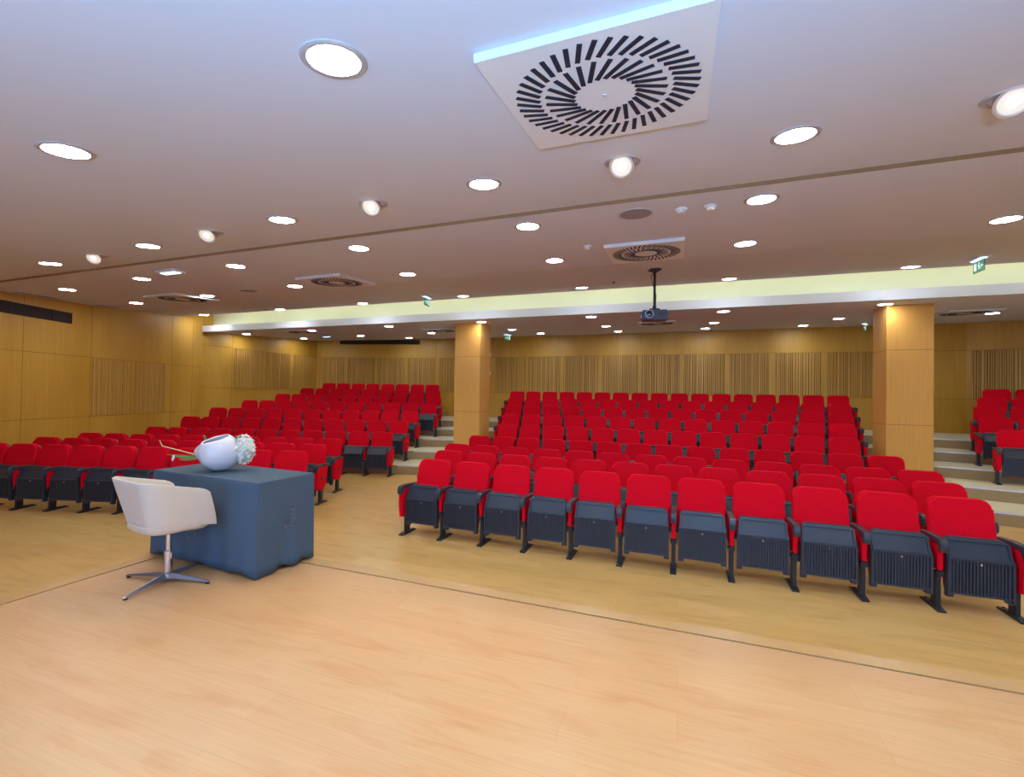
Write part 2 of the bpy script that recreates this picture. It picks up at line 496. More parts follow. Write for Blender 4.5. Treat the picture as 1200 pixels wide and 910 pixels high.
for i, (a, b) in enumerate([((-11.56, 5.91), (-11.94, 6.85)), ((-11.98, 6.96), (-12.36, 7.87))]):
    def on(p):  # snap to the wall line
        A, B = Vector(P_wl0), Vector(P_wl1); t = (B-A).normalized(); return A+t*(Vector(p)-A).dot(t)
    slat_panel(on(a), on(b), ZL0, ZL1, Iwl, 'slatted wood panel on the left wall near the stage, %s of the pair' % ('left' if i == 0 else 'right'), 'slatted panels on the left wall', 10+i)
for i, (a, b) in enumerate([(10.22, 11.30), (11.39, 12.46), (12.57, 13.64)]):
    xa = -12.9-.1*(a-9.2)/4.49; xb = -12.9-.1*(b-9.2)/4.49
    slat_panel((xa, a), (xb, b), ZB0, ZB1, Vector((1, 0)), 'slatted wood panel on the left wall behind the cove beam, %s of three' % ['first', 'second', 'third'][i], 'slatted panels on the rear left wall', 20+i)
ORD = ['first', 'second', 'third', 'fourth', 'fifth', 'sixth', 'seventh', 'eighth', 'ninth', 'tenth', 'eleventh', 'twelfth', 'thirteenth', 'fourteenth', 'fifteenth', 'sixteenth', 'seventeenth']
tb = (Vector(P_bl)-Vector(P_wl2)).normalized(); Ibl = Vector((tb.y, -tb.x))
for i in range(4):
    a = Vector(P_wl2)+tb*(.09+1.16*i); b = a+tb*1.06
    slat_panel(a, b, ZB0, ZB1, Ibl, 'slatted wood panel on the rear wall left of the left pillar, %s from the corner' % ORD[i], 'slatted panels on the rear wall', 30+i)
xs = [-8.34, -7.40, -6.16+.04]
slat_panel((-8.32, 14.75), (-7.30, 14.75), ZB0, ZB1, Vector((0, -1)), 'slatted wood panel on the rear wall just left of the left pillar', 'slatted panels on the rear wall', 40)
edges = [-6.14, -4.93, -3.71, -2.46, -1.22, 0.02, 1.25, 2.46, 3.67, 4.90, 6.1, 6.68]
for i in range(10):
    a, b = edges[i]+.05, edges[i+1]-.05
    lab = 'slatted wood panel on the rear wall between the pillars, %s from the left' % ORD[i] if i < 9 else 'slatted wood panel on the rear wall seen right of the right pillar'
    slat_panel((a, 14.75), (b, 14.75), ZB0, ZB1, Vector((0, -1)), lab, 'slatted panels on the rear wall', 50+i)
tb = (Vector(P_wr2)-Vector(P_br)).normalized(); Ibr = Vector((tb.y, -tb.x))
if Ibr.y > 0: Ibr = -Ibr
for i in range(4):
    a = Vector(P_br)+tb*(.10+1.3*i); b = a+tb*1.2
    slat_panel(a, b, ZB0, ZB1, Ibr, 'slatted wood panel on the rear wall behind the right block, %s from the corner' % ORD[i], 'slatted panels on the rear wall', 70+i)

# small fittings on the rear wall
for (x, z, lab) in ((-6.30, EYE+1.40-.02, 'small white sensor high on the rear wall beside the left pillar'), (-6.29, EYE+.74, 'small white switch on the rear wall beside the left pillar')):
    bm = bmesh.new(); add_box(bm, x, 14.735, z, .09, .03, .13, bev=.006); add_box(bm, x, 14.717, z, .04, .01, .06, bev=.003)
    tag(obj('wall_switch', bm, M['cream']), lab, 'switch')

# dark ventilation grilles
def grille(A, B, z0, z1, inward, label, nb=5, posts=6):
    A, B = Vector(A), Vector(B); t = (B-A).normalized(); L = (B-A).length; c = (A+B)/2
    r = math.atan2(t.y, t.x); s = 1 if inward.dot(Vector((-t.y, t.x))) > 0 else -1
    root = empty('wall_vent', (c.x, c.y, z0), r, label, 'vent'); h = z1-z0
    bm = bmesh.new(); add_box(bm, 0, s*.004, h/2, L, .006, h); obj('backing', bm, M['ventdark'], root)
    bm = bmesh.new()
    for k in range(nb):
        add_box(bm, 0, s*.016, h*(k+.5)/nb, L, .004, h/nb*.55, Matrix.Rotation(.5*s, 3, 'X'))
    for k in range(posts+1): add_box(bm, -L/2+L*k/posts, s*.018, h/2, .012, .018, h)
    obj('blades', bm, M['ventslat'], root)
def wl(y):
    A, B = Vector(P_wl0), Vector(P_wl1); t = (B-A); return A+t*((y-A.y)/t.y)
grille(wl(1.2), wl(5.43), EYE+1.268, EYE+1.479, Iwl, 'long dark air grille high on the left wall', 6, 12)
tb = (Vector(P_bl)-Vector(P_wl2)).normalized()
a = Vector(P_wl2)+tb*.95; b = Vector(P_wl2)+tb*4.05
grille(a, b, EYE+1.80, EYE+1.965, Ibl, 'long dark air grille under the ceiling of the rear wall, left side', 3, 3)

# ------------------------------------------------------------------ theatre seats
def seat_meshes():
    S = {}
    # --- back cushion (red), leaning; local y grows towards the rear, z up
    def back_outline(hw0, hw1, z0, z1, r, n=5):
        pts = [(-hw0, z0), (hw0, z0)]
        for k in range(n+1):
            a = PI/2*k/n
            pts.append((hw1-r+r*math.cos(a), z1-r+r*math.sin(a)))
        for k in range(n+1):
            a = PI/2+PI/2*k/n
            pts.append((-hw1+r+r*math.cos(a), z1-r+r*math.sin(a)))
        return pts
    bm = bmesh.new()
    o = back_outline(.243, .226, .40, .905, .075)
    vs = add_extrude(bm, o, 'y', 0, .075)
    es = [e for e in bm.edges if abs(e.verts[0].co.y-e.verts[1].co.y) < 1e-6]
    bmesh.ops.bevel(bm, geom=es, offset=.018, segments=3, affect='EDGES')
    for v in bm.verts: v.co.y += (v.co.z-.905)*.20-.03
    S['back'] = to_mesh(bm, 'backrest', M['red'], True, 50)
    bm = bmesh.new()
    o = back_outline(.225, .205, .36, .885, .07)
    add_extrude(bm, o, 'y', .075, .105)
    for v in bm.verts: v.co.y += (v.co.z-.905)*.20-.03
    S['shell'] = to_mesh(bm, 'back_shell', M['black'], True, 40)
    # --- tipped-up seat: underside pan (black, ribbed) and cushion behind it
    bm = bmesh.new()
    pan = [(-.222, .13), (-.175, .13), (-.170, .162), (.170, .162), (.175, .13), (.222, .13), (.218, .46), (.200, .60), (.18, .62), (-.18, .62), (-.200, .60), (-.218, .46)]
    def yf(z): return -.335+(max(0, z-.46))*.42-(0 if z > .46 else 0)
    a = [bm.verts.new((x, yf(z), z)) for x, z in pan]; b = [bm.verts.new((x*.98, yf(z)+.045, z)) for x, z in pan]
    # front as three faces so that the fold stays clean
    bm.faces.new([a[i] for i in (0, 1, 2, 3, 4, 5, 6, 11)]); bm.faces.new([a[i] for i in (11, 6, 7, 8, 9, 10)])
    bm.faces.new([b[i] for i in (0, 1, 2, 3, 4, 5, 6, 11)]); bm.faces.new([b[i] for i in (11, 6, 7, 8, 9, 10)])
    n = len(pan)
    for i in range(n): bm.faces.new((a[i], a[(i+1) % n], b[(i+1) % n], b[i]))
    nr = 17
    for k in range(nr):
        x = -.178+.356*k/(nr-1); add_box(bm, x, -.340, .312, .010, .014, .268)
    for x in (-.207, .207): add_box(bm, x, -.342, .30, .018, .018, .32)
    add_box(bm, 0, -.342, .172, .40, .018, .016); add_box(bm, 0, -.342, .455, .42, .018, .016)
    for x in (-.198, .198):
        add_box(bm, x, -.313, .53, .016, .014, .15, Matrix.Rotation(-.40, 3, 'X'))
    add_box(bm, 0, -.283, .600, .38, .014, .016, Matrix.Rotation(-.40, 3, 'X'))
    S['pan'] = to_mesh(bm, 'seat_pan', M['black'])
    bm = bmesh.new(); add_lathe(bm, [(.0085, 0), (.0085, .006), (.004, .010)], 0, -.3475, .425, 12, rot=Matrix.Rotation(PI/2, 3, 'X'))
    S['bolt'] = to_mesh(bm, 'bolt', M['boltm'])
    bm = bmesh.new()
    add_box(bm, 0, -.235, .37, .41, .11, .44, bev=.03)
    for v in bm.verts: v.co.y += (v.co.z-.37)*.22
    S['cush'] = to_mesh(bm, 'seat_cushion', M['red'], True, 50)
    # --- standards
    def arm(x):
        bm = bmesh.new()
        prof = [(-.03, .575), (-.03, .605), (-.20, .618), (-.36, .622), (-.405, .612), (-.425, .585), (-.425, .535), (-.410, .512), (-.392, .512), (-.380, .55), (-.355, .582), (-.20, .585)]
        add_extrude(bm, prof, 'x', x-.029, x+.029)
        es = [e for e in bm.edges if abs(e.verts[0].co.x-e.verts[1].co.x) < 1e-6]
        bmesh.ops.bevel(bm, geom=es, offset=.006, segments=1, affect='EDGES')
        return to_mesh(bm, 'armrest', M['black'], True, 40)
    def side(x, end):
        """panel between arm and pivot: red pad on black core"""
        bm = bmesh.new()
        if end:
            prof = [(-.392, .52), (-.395, .40), (-.375, .235), (-.19, .205), (-.10, .30), (-.06, .57), (-.36, .578)]
            add_extrude(bm, prof, 'x', x-.026, x+.026)
        else:
            prof = [(-.352, .56), (-.345, .345), (-.13, .33), (-.08, .57)]
            add_extrude(bm, prof, 'x', x-.019, x+.019)
        es = [e for e in bm.edges if abs(e.verts[0].co.x-e.verts[1].co.x) < 1e-6]
        bmesh.ops.bevel(bm, geom=es, offset=.006, segments=2, affect='EDGES')
        return to_mesh(bm, 'side_panel', M['red'], True, 40)
    def leg(x, end):
        bm = bmesh.new()
        add_box(bm, x, -.27 if not end else -.235, .15, .038, .085, .28, bev=.004)
        if not end:
            add_box(bm, x, -.325, .315, .052, .05, .05, bev=.008)
            add_box(bm, x, -.10, .44, .02, .03, .30)
        add_lathe(bm, [(.02, -.03), (.02, .03)], x, -.25, .30, 12, rot=Matrix.Rotation(PI/2, 3, 'Y'))
        return to_mesh(bm, 'leg', M['steel_dark'], True, 40)
    def foot(x):
        bm = bmesh.new()
        prof = [(-.375, .0), (-.065, .0), (-.065, .012), (-.16, .026), (-.30, .026), (-.375, .014)]
        add_extrude(bm, prof, 'x', x-.030, x+.030)
        for yy in (-.345, -.10): add_lathe(bm, [(.009, 0), (.009, .008)], x, yy, .018, 8)
        return to_mesh(bm, 'foot', M['steel_dark'])
    H = .265
    for nm, x in (('L', -H), ('R', H)):
        S['arm'+nm] = arm(x); S['foot'+nm] = foot(x)
        S['leg'+nm] = leg(x, False); S['legE'+nm] = leg(x, True)
        S['side'+nm] = side(x, False); S['sideE'+nm] = side(x, True)
        bm = bmesh.new()
        sx = -1 if nm == 'L' else 1
        add_lathe(bm, [(.026, 0), (.026, .012), (.014, .022)], x+sx*.026, -.25, .40, 14, rot=Matrix.Rotation(sx*PI/2, 3, 'Y'))
        S['knob'+nm] = to_mesh(bm, 'knob', M['black'], True, 30)
    return S
SM = seat_meshes()
def seat(x, y, z, rz, lab, group, left_end, right_end, detail=True):
    root = empty('theatre_seat', (x, y, z), rz, lab, 'theatre seat', group)
    inst('backrest', SM['back'], root); inst('back_shell', SM['shell'], root)
    p = inst('seat_pan', SM['pan'], root)
    if detail: inst('bolt', SM['bolt'], p)
    inst('seat_cushion', SM['cush'], root)
    for side, on, end in (('L', True, left_end), ('R', right_end, True)):
        if not on: continue
        a = inst('armrest', SM['arm'+side], root)
        e = 'E' if end else ''
        l = inst('leg', SM['leg'+e+side], root); inst('foot', SM['foot'+side], l)
        s = inst('side_panel', SM['side'+e+side], root)
        if end: inst('knob', SM['knob'+side], s)
    return root

SP = .53
# middle block: x of first seat centre, y of the back tops, number of seats, tier
P1, D1, P4 = 5.229, .911, 8.677
mid = [(-2.967, P1, 11, 0), (-3.258, P1+D1, 12, 0), (-3.583, P1+2*D1, 13, 0), (-3.897, P4, 14, 0), (-3.643, P4+PITCH, 13, 1),
       (-3.928, P4+2*PITCH, 14, 2), (-4.22, P4+3*PITCH, 15, 3), (-4.51, P4+4*PITCH, 16, 4), (-4.801, P4+5*PITCH, 17, 5)]
ROWN = ['front row', 'second row', 'third row', 'fourth row', 'fifth row', 'sixth row', 'seventh row', 'eighth row', 'ninth row', 'tenth row']
for r, (x0, y, n, t) in enumerate(mid):
    rown = ROWN[r] if r < 8 else 'rearmost row'
    for j in range(n):
        lab = 'red tip-up seat, %s from the left in the %s of the middle block' % (ORD[j], rown)
        seat(x0+j*SP, y, RIS*t, 0, lab, 'seats of the middle block', j == 0, j == n-1, r < 4)
# left block, fanned: distance d from the origin along its own depth axis, u of the rightmost seat
left = [(6.30, -3.68, 10, 0), (7.20, -3.86, 10, 0), (8.08, -4.01, 10, 0), (9.72, -3.63, 11, 0), (9.72+PITCH, -3.60, 11, 1), (9.72+2*PITCH, -3.62, 11, 2),
        (9.72+3*PITCH, -3.39, 11, 3), (9.72+4*PITCH, -3.51, 10, 4), (9.72+5*PITCH, -3.78, 9, 5), (9.72+6*PITCH, -4.05, 8, 6)]
for r, (d, ur, n, t) in enumerate(left):
    rown = ROWN[r] if r < 9 else 'rearmost row'
    for j in range(n):                     # j counts from the aisle (right end)
        u = ur-j*SP
        x = cF*u-sF*d; y = sF*u+cF*d
        lab = 'red tip-up seat, %s from the aisle in the %s of the left block' % (ORD[j], rown)
        seat(x, y, RIS*t, FAN, lab, 'seats of the left block', j == n-1, j == 0, r < 2)
# right block, fanned the other way: the few seats by the right aisle
right = [(11.35, 5.83, 1166, 2, 2), (12.30, 0, 0, 2, 3), (13.25, 0, 0, 2, 4), (14.2, 0, 0, 2, 5), (15.12, 0, 0, 2, 6)]
RX = [2.42, 2.36, 2.45, 2.67, 2.92]
for r, (d, _, _, n, t) in enumerate(right):
    rown = ['foremost visible row', 'second visible row', 'third visible row', 'fourth visible row', 'rearmost row'][r]
    for j in range(4):
        u = RX[r]+j*SP
        x = cF*u+sF*d; y = -sF*u+cF*d
        lab = 'red tip-up seat, %s from the aisle in the %s of the right block' % (ORD[j], rown)
        seat(x, y, RIS*t, -FAN, lab, 'seats of the right block', j == 0, j == 3, False)

# ------------------------------------------------------------------ ceiling fittings
def slope_rot(m): return math.atan(m)
def downlight(x, y, zf, m, lab, group):
    root = empty('ceiling_light', (x, y, zf(x, y)), 0, lab, 'ceiling light', group)
    root.rotation_euler = (slope_rot(m), 0, 0)
    inst('ring', DL['ring'], root); inst('lens', DL['lens'], root)
DL = {}
bm = bmesh.new(); add_lathe(bm, [(.103, .0), (.103, -.006), (.122, -.008), (.130, -.004), (.130, 0)], n=36, close=True)
DL['ring'] = to_mesh(bm, 'ring', M['trimring'], True, 40)
bm = bmesh.new(); add_lathe(bm, [(.1025, -.001), (.1025, -.004), (.06, -.0045)], n=36)
DL['lens'] = to_mesh(bm, 'lens', M['lamp'])

def row_lights(pts, zf, m, where, group):
    pts = sorted(pts)
    for i, p in enumerate(pts):
        downlight(p[0], p[1], zf, m, 'round ceiling light, %s from the left in the row %s' % (ORD[i], where), group)
row_lights([(-3.31, 1.54), (-1.33, 1.46), (.68, 1.10), (2.6, 1.45)], zF, .12, 'over the stage', 'lights over the stage')
row_lights([(-7.53, 3.38), (-5.47, 3.27), (-3.38, 3.11), (-1.36, 3.02), (.61, 3.03), (2.6, 3.05), (4.7, 3.1)], zF, .12, 'just before the first ceiling step', 'lights before the first ceiling step')
row_lights([(-9.65, 4.56), (-7.53, 4.43), (-5.49, 4.33), (-3.41, 4.19), (-1.39, 4.13), (.60, 4.15), (2.75, 4.2), (4.9, 4.3), (7.0, 4.4)], zM, .06, 'just behind the first ceiling step', 'lights behind the first ceiling step')
row_lights([(-10.30, 6.0-.03), (-8.14, 5.87), (-5.91, 5.72), (-3.69, 5.59), (-1.51, 5.56), (.65, 5.57), (2.82, 5.54), (5.1, 5.6), (7.4, 5.7)], zM, .06, 'over the third row of seats', 'lights over the third row')
row_lights([(-12.20, 8.72), (-9.37, 8.62), (-6.78, 8.50), (-4.19, 8.38), (-1.73, 8.32), (.75, 8.45), (3.21, 8.45), (5.8, 8.45), (8.3, 8.5)], zR, .115, 'along the light cove', 'lights along the cove')
row_lights([(-12.46, 10.24), (-9.69, 9.98), (-7.02, 9.84), (-4.41, 9.79), (-1.81, 9.74), (.77, 9.82), (3.37, 9.80), (6.0, 9.98), (8.7, 10.1)], zS, .059, 'just behind the cove beam', 'lights behind the cove beam')
row_lights([(-12.40, 12.44), (-9.80, 12.22), (-7.14, 12.16), (-4.47, 12.02), (-1.85, 12.03), (.75, 12.17), (3.35, 12.26), (6.05, 12.30), (8.7, 12.3)], zS, .059, 'over the upper rows', 'lights over the upper rows')
row_lights([(-8.89, 13.63), (-4.12, 13.66), (-1.76, 13.81), (.63, 13.82), (3.01, 13.89)], zS, .059, 'nearest the rear wall', 'lights nearest the rear wall')

# adjustable spots in the front ceiling
def spot(x, y, aim, lab):
    z = zF(x, y)
    root = empty('ceiling_spotlight', (x, y, z), 0, lab, 'spotlight', 'adjustable spotlights over the stage edge')
    d = (Vector(aim)-Vector((x, y, z))).normalized()
    rot = Vector((0, 0, -1)).rotation_difference(d).to_matrix()
    bm = bmesh.new(); add_lathe(bm, [(.088, .0), (.088, -.006), (.112, -.009), (.120, 0)], n=32, close=True, rot=Matrix.Rotation(slope_rot(.12), 3, 'X'))
    obj('ring', bm, M['trimring'], root, True)
    bm = bmesh.new(); add_lathe(bm, [(.055, .02), (.076, -.03), (.080, -.065), (.068, -.067), (.064, -.055)], n=32, rot=rot)
    h = obj('lamp_head', bm, M['spotmetal'], root, True)
    bm = bmesh.new(); add_lathe(bm, [(.0635, -.0555), (.0635, -.060), (.03, -.061)], n=32, rot=rot)
    l = obj('lens', bm, M['spotglass'], h)
    bm = bmesh.new(); add_lathe(bm, [(.022, -.061), (.022, -.068), (.012, -.071)], n=20, rot=rot)
    obj('bulb', bm, M['spotbulb'], l)
    ld = bpy.data.lights.new('spot_beam', 'SPOT'); ld.energy = 36; ld.spot_size = math.radians(85); ld.spot_blend = .35
    ld.color = (1.0, .80, .58); ld.shadow_soft_size = .012
    lo = bpy.data.objects.new('spot_beam', ld); link(lo); lo.parent = root
    lo.location = rot @ Vector((0, 0, -.078)); lo.rotation_euler = d.to_track_quat('-Z', 'Y').to_euler()
for i, (x, y, aim) in enumerate([(-6.53, 3.34, (-4.2, .8, .2)), (-4.35, 3.14, (-3.2, .7, .2)), (-2.36, 3.06, (-1.8, .6, .2)), (-.37, 3.02, (-.6, .6, .2)), (1.53, 2.96, (1.0, .6, .2))]):
    spot(x, y, aim, 'tilted round spotlight with bright lens, %s from the left' % ORD[i])

def swirl(cx, cy, zf, m, side, lab, drop=.035, nout=44, nin=26):
    root = empty('air_diffuser', (cx, cy, zf(cx, cy)), 0, lab, 'air diffuser', 'square swirl air diffusers')
    root.rotation_euler = (slope_rot(m), 0, 0)
    bm = bmesh.new(); add_box(bm, 0, 0, -drop/2, side, side, drop, bev=.003)
    obj('face_plate', bm, M['white_plate'], root)
    bm = bmesh.new(); k = side/.9
    for n, r0, r1, w in ((nout, .290, .408, .021), (nin, .128, .275, .021)):
        for i in range(n):
            a = 2*PI*i/n
            rr = Matrix.Rotation(a, 3, 'Z') @ Matrix.Rotation(math.radians(24), 3, 'Z')
            c = Matrix.Rotation(a, 3, 'Z') @ Vector(((r0+r1)/2*k, 0, 0))
            add_box(bm, c.x, c.y, -drop-.001, (r1-r0)*k, w*k, .004, rr)
    obj('slots', bm, M['slotdark'], root)
    bm = bmesh.new(); add_lathe(bm, [(.012*k, 0), (.010*k, -.004)], 0, 0, -drop, 12); obj('screw', bm, M['alu'], root)
swirl(-.34, 2.09, zF, .12, .91, 'large square swirl diffuser hanging over the stage')
swirl(-.395, 5.48, zM, .06, .84, 'square swirl diffuser just in front of the projector')
swirl(-4.95, 5.59, zM, .06, .82, 'square swirl diffuser left of the middle block, under the front ceiling')
swirl(-8.75, 5.84, zM, .06, .84, 'square swirl diffuser over the left block')
swirl(-.55, 11.55, zS, .059, .84, 'square swirl diffuser on the low rear ceiling behind the projector')
swirl(-6.3, 11.3, zS, .059, .84, 'square swirl diffuser on the low rear ceiling left of the left pillar')
swirl(-10.1, 10.1, zS, .059, .84, 'square swirl diffuser on the low rear ceiling over the left block')
swirl(5.35, 11.75, zS, .059, .86, 'square swirl diffuser on the low rear ceiling right of the right pillar')
# linear slots in the ceiling along the left wall
for i, (y0, y1) in enumerate([(4.25, 5.0), (5.7, 6.3)]):
    a, b = wl(y0), wl(y1); n = Iwl*.20
    c = (a+b)/2+n; L = (b-a).length; ang = math.atan2((b-a).y, (b-a).x)
    root = empty('ceiling_slot_vent', (c.x, c.y, zM(c.x, c.y)), ang, 'narrow slot vent in the ceiling along the left wall, %s' % ['nearest the stage', 'farther from the stage'][i], 'vent', 'slot vents along the left wall')
    root.rotation_euler = Matrix.Rotation(slope_rot(.06), 3, 'X').to_4x4().to_euler() if False else (math.atan(.06)*math.cos(ang), -math.atan(.06)*math.sin(ang), ang)
    bm = bmesh.new(); add_box(bm, 0, 0, -.004, L, .14, .008); obj('frame', bm, M['white_plate'], root)
    bm = bmesh.new()
    for s in (-.035, .035): add_box(bm, 0, s, -.008, L-.04, .03, .004)
    obj('slots', bm, M['ventdark'], root)

for (x, y, lab) in ((-.39, 4.14, 'round grey flush speaker in the ceiling above the front row'), (-6.99, 5.76, 'round flush speaker in the ceiling over the left block')):
    root = empty('ceiling_speaker', (x, y, zM(x, y)), 0, lab, 'speaker'); root.rotation_euler = (slope_rot(.06), 0, 0)
    bm = bmesh.new(); add_lathe(bm, [(.135, .0), (.135, -.006), (.148, -.008), (.152, 0)], n=36, close=True); obj('ring', bm, M['trimring'], root)
    bm = bmesh.new(); add_lathe(bm, [(.136, 0), (.136, -.004), (.07, -.005)], n=36); obj('grille', bm, M['grille'], root)
for (x, y, zf, lab) in ((-.01, 4.15, zM, 'small white smoke detector, left of the two behind the ceiling step'), (.22, 4.16, zM, 'small white smoke detector, right of the two behind the ceiling step'),
                    (-.99, 5.04, zM, 'small white detector left of the diffuser by the projector'), (-1.07, 7.74, zR, 'tiny detector on the ceiling left of the projector pole'),
                    (-9.44, 8.25, zR, 'tiny detector on the ceiling near the left end of the cove')):
    root = empty('smoke_detector', (x, y, zf(x, y)), 0, lab, 'smoke detector')
    k = .85 if y < 6 else .6
    bm = bmesh.new(); add_lathe(bm, [(.058*k, 0), (.058*k, -.015*k), (.05*k, -.02*k)], n=20); obj('base', bm, M['white_plate'], root)
    bm = bmesh.new(); add_lathe(bm, [(.042*k, -.02*k), (.036*k, -.045*k), (.012*k, -.05*k)], n=20); obj('sensor_head', bm, M['cream'] if y < 6 else M['ventslat'], root)

def exit_sign(x, y, zf, rz, lab, sign=True, k=1.0):
    root = empty('exit_sign' if sign else 'emergency_light', (x, y, zf(x, y)), rz, lab, 'exit sign' if sign else 'emergency light')
    bm = bmesh.new(); add_box(bm, 0, 0, -.016, .30*k, .13*k, .032, bev=.006); b = obj('housing', bm, M['white_plate'], root)
    bm = bmesh.new(); add_box(bm, 0, 0, -.036, .24*k, .07*k, .012, bev=.003); obj('light_bar', bm, M['signlight'], root)
    if sign:
        bm = bmesh.new(); add_box(bm, 0, 0, -.125, .25, .008, .155, bev=.002); p = obj('sign_panel', bm, M['green'], root)
        bm = bmesh.new()
        for s in (-1, 1):
            yy = s*.0055
            add_box(bm, .072, yy, -.125, .055, .003, .095)                     # doorway
            add_lathe(bm, [(.011, -.0015), (.011, .0015)], -.012, yy, -.088, 10, rot=Matrix.Rotation(PI/2, 3, 'X'))
            add_box(bm, -.014, yy, -.118, .018, .003, .036, Matrix.Rotation(.35, 3, 'Y'))
            add_box(bm, -.028, yy, -.147, .010, .003, .036, Matrix.Rotation(.75, 3, 'Y'))
            add_box(bm, -.002, yy, -.147, .010, .003, .034, Matrix.Rotation(-.45, 3, 'Y'))
            add_box(bm, .006, yy, -.112, .026, .003, .008, Matrix.Rotation(.4, 3, 'Y'))
            add_box(bm, -.08, yy, -.125, .045, .003, .010)
            add_box(bm, -.062, yy, -.118, .026, .003, .009, Matrix.Rotation(.8, 3, 'Y')); add_box(bm, -.062, yy, -.132, .026, .003, .009, Matrix.Rotation(-.8, 3, 'Y'))
        obj('pictogram', bm, M['pict'], p)
exit_sign(-4.79, 7.96, zR, PI/2+.1, 'green hanging exit sign near the cove, above the left aisle')
exit_sign(3.73, 7.87, zR, PI/2, 'green hanging exit sign near the cove, above the right aisle')
exit_sign(-5.13, 13.41, zS, PI/2-.5, 'small exit sign on the rear ceiling beside the left pillar')
exit_sign(4.29, 13.7, zS, PI/2-.5, 'small exit sign on the rear ceiling beside the right pillar')
exit_sign(-6.56, 4.21, zM, 0, 'flat bluish emergency light on the ceiling at left', False, 1.25)
exit_sign(-10.85, 11.84, zS, 0, 'flat bluish emergency light on the low rear ceiling at left', False)

# projector on its pole
px, py = -.36, 6.73; pzc = EYE+1.145; ztop = zR(px, py)
root = empty('projector', (px, py, pzc), .12, 'dark ceiling projector with bright ring around its lens', 'projector')
bm = bmesh.new(); add_box(bm, 0, 0, 0, .36, .27, .135, bev=.018); body = obj('body', bm, M['projector'], root, True)
bm = bmesh.new()
for k in range(7): add_box(bm, .05+.016*k, -.137, .0, .006, .004, .07)
obj('vent', bm, M['rubber'], body)
R = Matrix.Rotation(PI/2, 3, 'X')
bm = bmesh.new(); add_lathe(bm, [(.058, .0), (.058, .028), (.050, .032), (.044, .02)], -.075, -.128, .005, 28, rot=R); obj('lens_ring', bm, M['projring'], root, True)
bm = bmesh.new(); add_lathe(bm, [(.046, .0), (.046, .022), (.03, .028), (.012, .031)], -.075, -.130, .005, 28, rot=R); obj('lens', bm, M['projlens'], root, True)
bm = bmesh.new(); add_tube(bm, [(0, 0, .06), (0, 0, ztop-pzc-.02)], .017, 14); add_box(bm, 0, 0, .085, .14, .10, .03, bev=.005); add_box(bm, 0, 0, .12, .05, .05, .05, bev=.005)
obj('pole', bm, M['rubber'], root)
bm = bmesh.new(); add_box(bm, 0, 0, ztop-pzc-.012, .14, .14, .014, bev=.003)
for s in (-1, 1): add_tube(bm, [(0, 0, ztop-pzc-.06), (s*.09, -.02*s, ztop-pzc-.01)], .009, 8)
obj('ceiling_mount', bm, M['steel_dark'], root)
bm = bmesh.new(); add_tube(bm, [(.01, .01, ztop-pzc-.04), (-.05, .0, ztop-pzc-.10), (-.02, .02, ztop-pzc-.22), (.02, .02, .3), (.02, .05, .09)], .006, 6)
obj('cable', bm, M['rubber'], root)

# ------------------------------------------------------------------ table, cloth
TZ = STAGE+.004
TX0, TX1, TY0, TY1, TH_ = -4.555, -3.12, 2.72, 3.27, .755
tcx, tcy = -3.80, 3.025
TR = math.radians(-3.2)
tab = empty('table', (tcx, tcy, TZ), TR, 'rectangular table on the stage corner, hidden under the blue cloth', 'table')
hw, hd = .68, .275
bm = bmesh.new(); add_box(bm, 0, 0, TH_-.016, 2*hw-.02, 2*hd-.02, .024); obj('tabletop', bm, M['tablewood'], tab)
for sx in (-1, 1):
    for sy in (-1, 1):
        bm = bmesh.new(); add_box(bm, sx*(hw-.12), sy*(hd-.13) - .05, (TH_-.028)/2, .045, .045, TH_-.028, bev=.003); obj('leg', bm, M['steel_dark'], tab)
def perim(n=160, r=.02):
    pts = []
    L = [(-hw, -hd), (hw, -hd), (hw, hd), (-hw, hd)]
    per = 4*(hw+hd)
    for i in range(n):
        s = per*i/n
        for k in range(4):
            a, b = Vector(L[k]), Vector(L[(k+1) % 4]); l = (b-a).length
            if s <= l:
                p = a+(b-a)*s/l; nn = Vector(((b-a).y, -(b-a).x)).normalized()
                corner = min(s, l-s); pts.append((p, nn, corner, k, s/l)); break
            s -= l
    return pts
bm = bmesh.new(); PP = perim()
rows = []
prof = [(0.0, .004), (.012, .0), (.05, -.035), (.15, -.12)] 
levels = [0, .012, .03, .08, .16, .28, .42, .56, .68, .742]
for li, dz in enumerate(levels):
    ring_ = []
    f = dz/.742
    for (p, nn, cdist, k, u) in PP:
        cor = math.exp(-(cdist/.10)**2)
        wave = math.sin(u*PI*(5 if k % 2 == 0 else 3)+k)*.018+math.sin(u*PI*(11 if k % 2 == 0 else 6)+2*k)*.010
        dirv = nn
        outw = .004+f*(.006+wave*.8*(1-cor)+cor*.004)
        cc = Vector((math.copysign(1, p.x), math.copysign(1, p.y)))*.7
        q = p+dirv*outw*(1-cor)+cc*outw*cor
        if k == 2: q.y = min(q.y, hd+.012+.01*f)
        lift = .0
        z = TH_+.004-dz
        if li == len(levels)-1:
            z = .002+(1-cor)*.018*(1+math.sin(u*PI*5+1.3*k))+.004
        if li == 0: q = p
        ring_.append(bm.verts.new((q.x, q.y, z)))
    rows.append(ring_)
n = len(PP)
for a, b in zip(rows, rows[1:]):
    for i in range(n): bm.faces.new((a[i], a[(i+1) % n], b[(i+1) % n], b[i]))
bm.faces.new(rows[0])
cloth = obj('tablecloth', bm, M['cloth'], None, True, 50)
cloth.location = (tcx, tcy, TZ); cloth.rotation_euler = (0, 0, TR)
tag(cloth, 'plain blue-grey tablecloth hanging to the stage floor under the white vase', 'tablecloth')
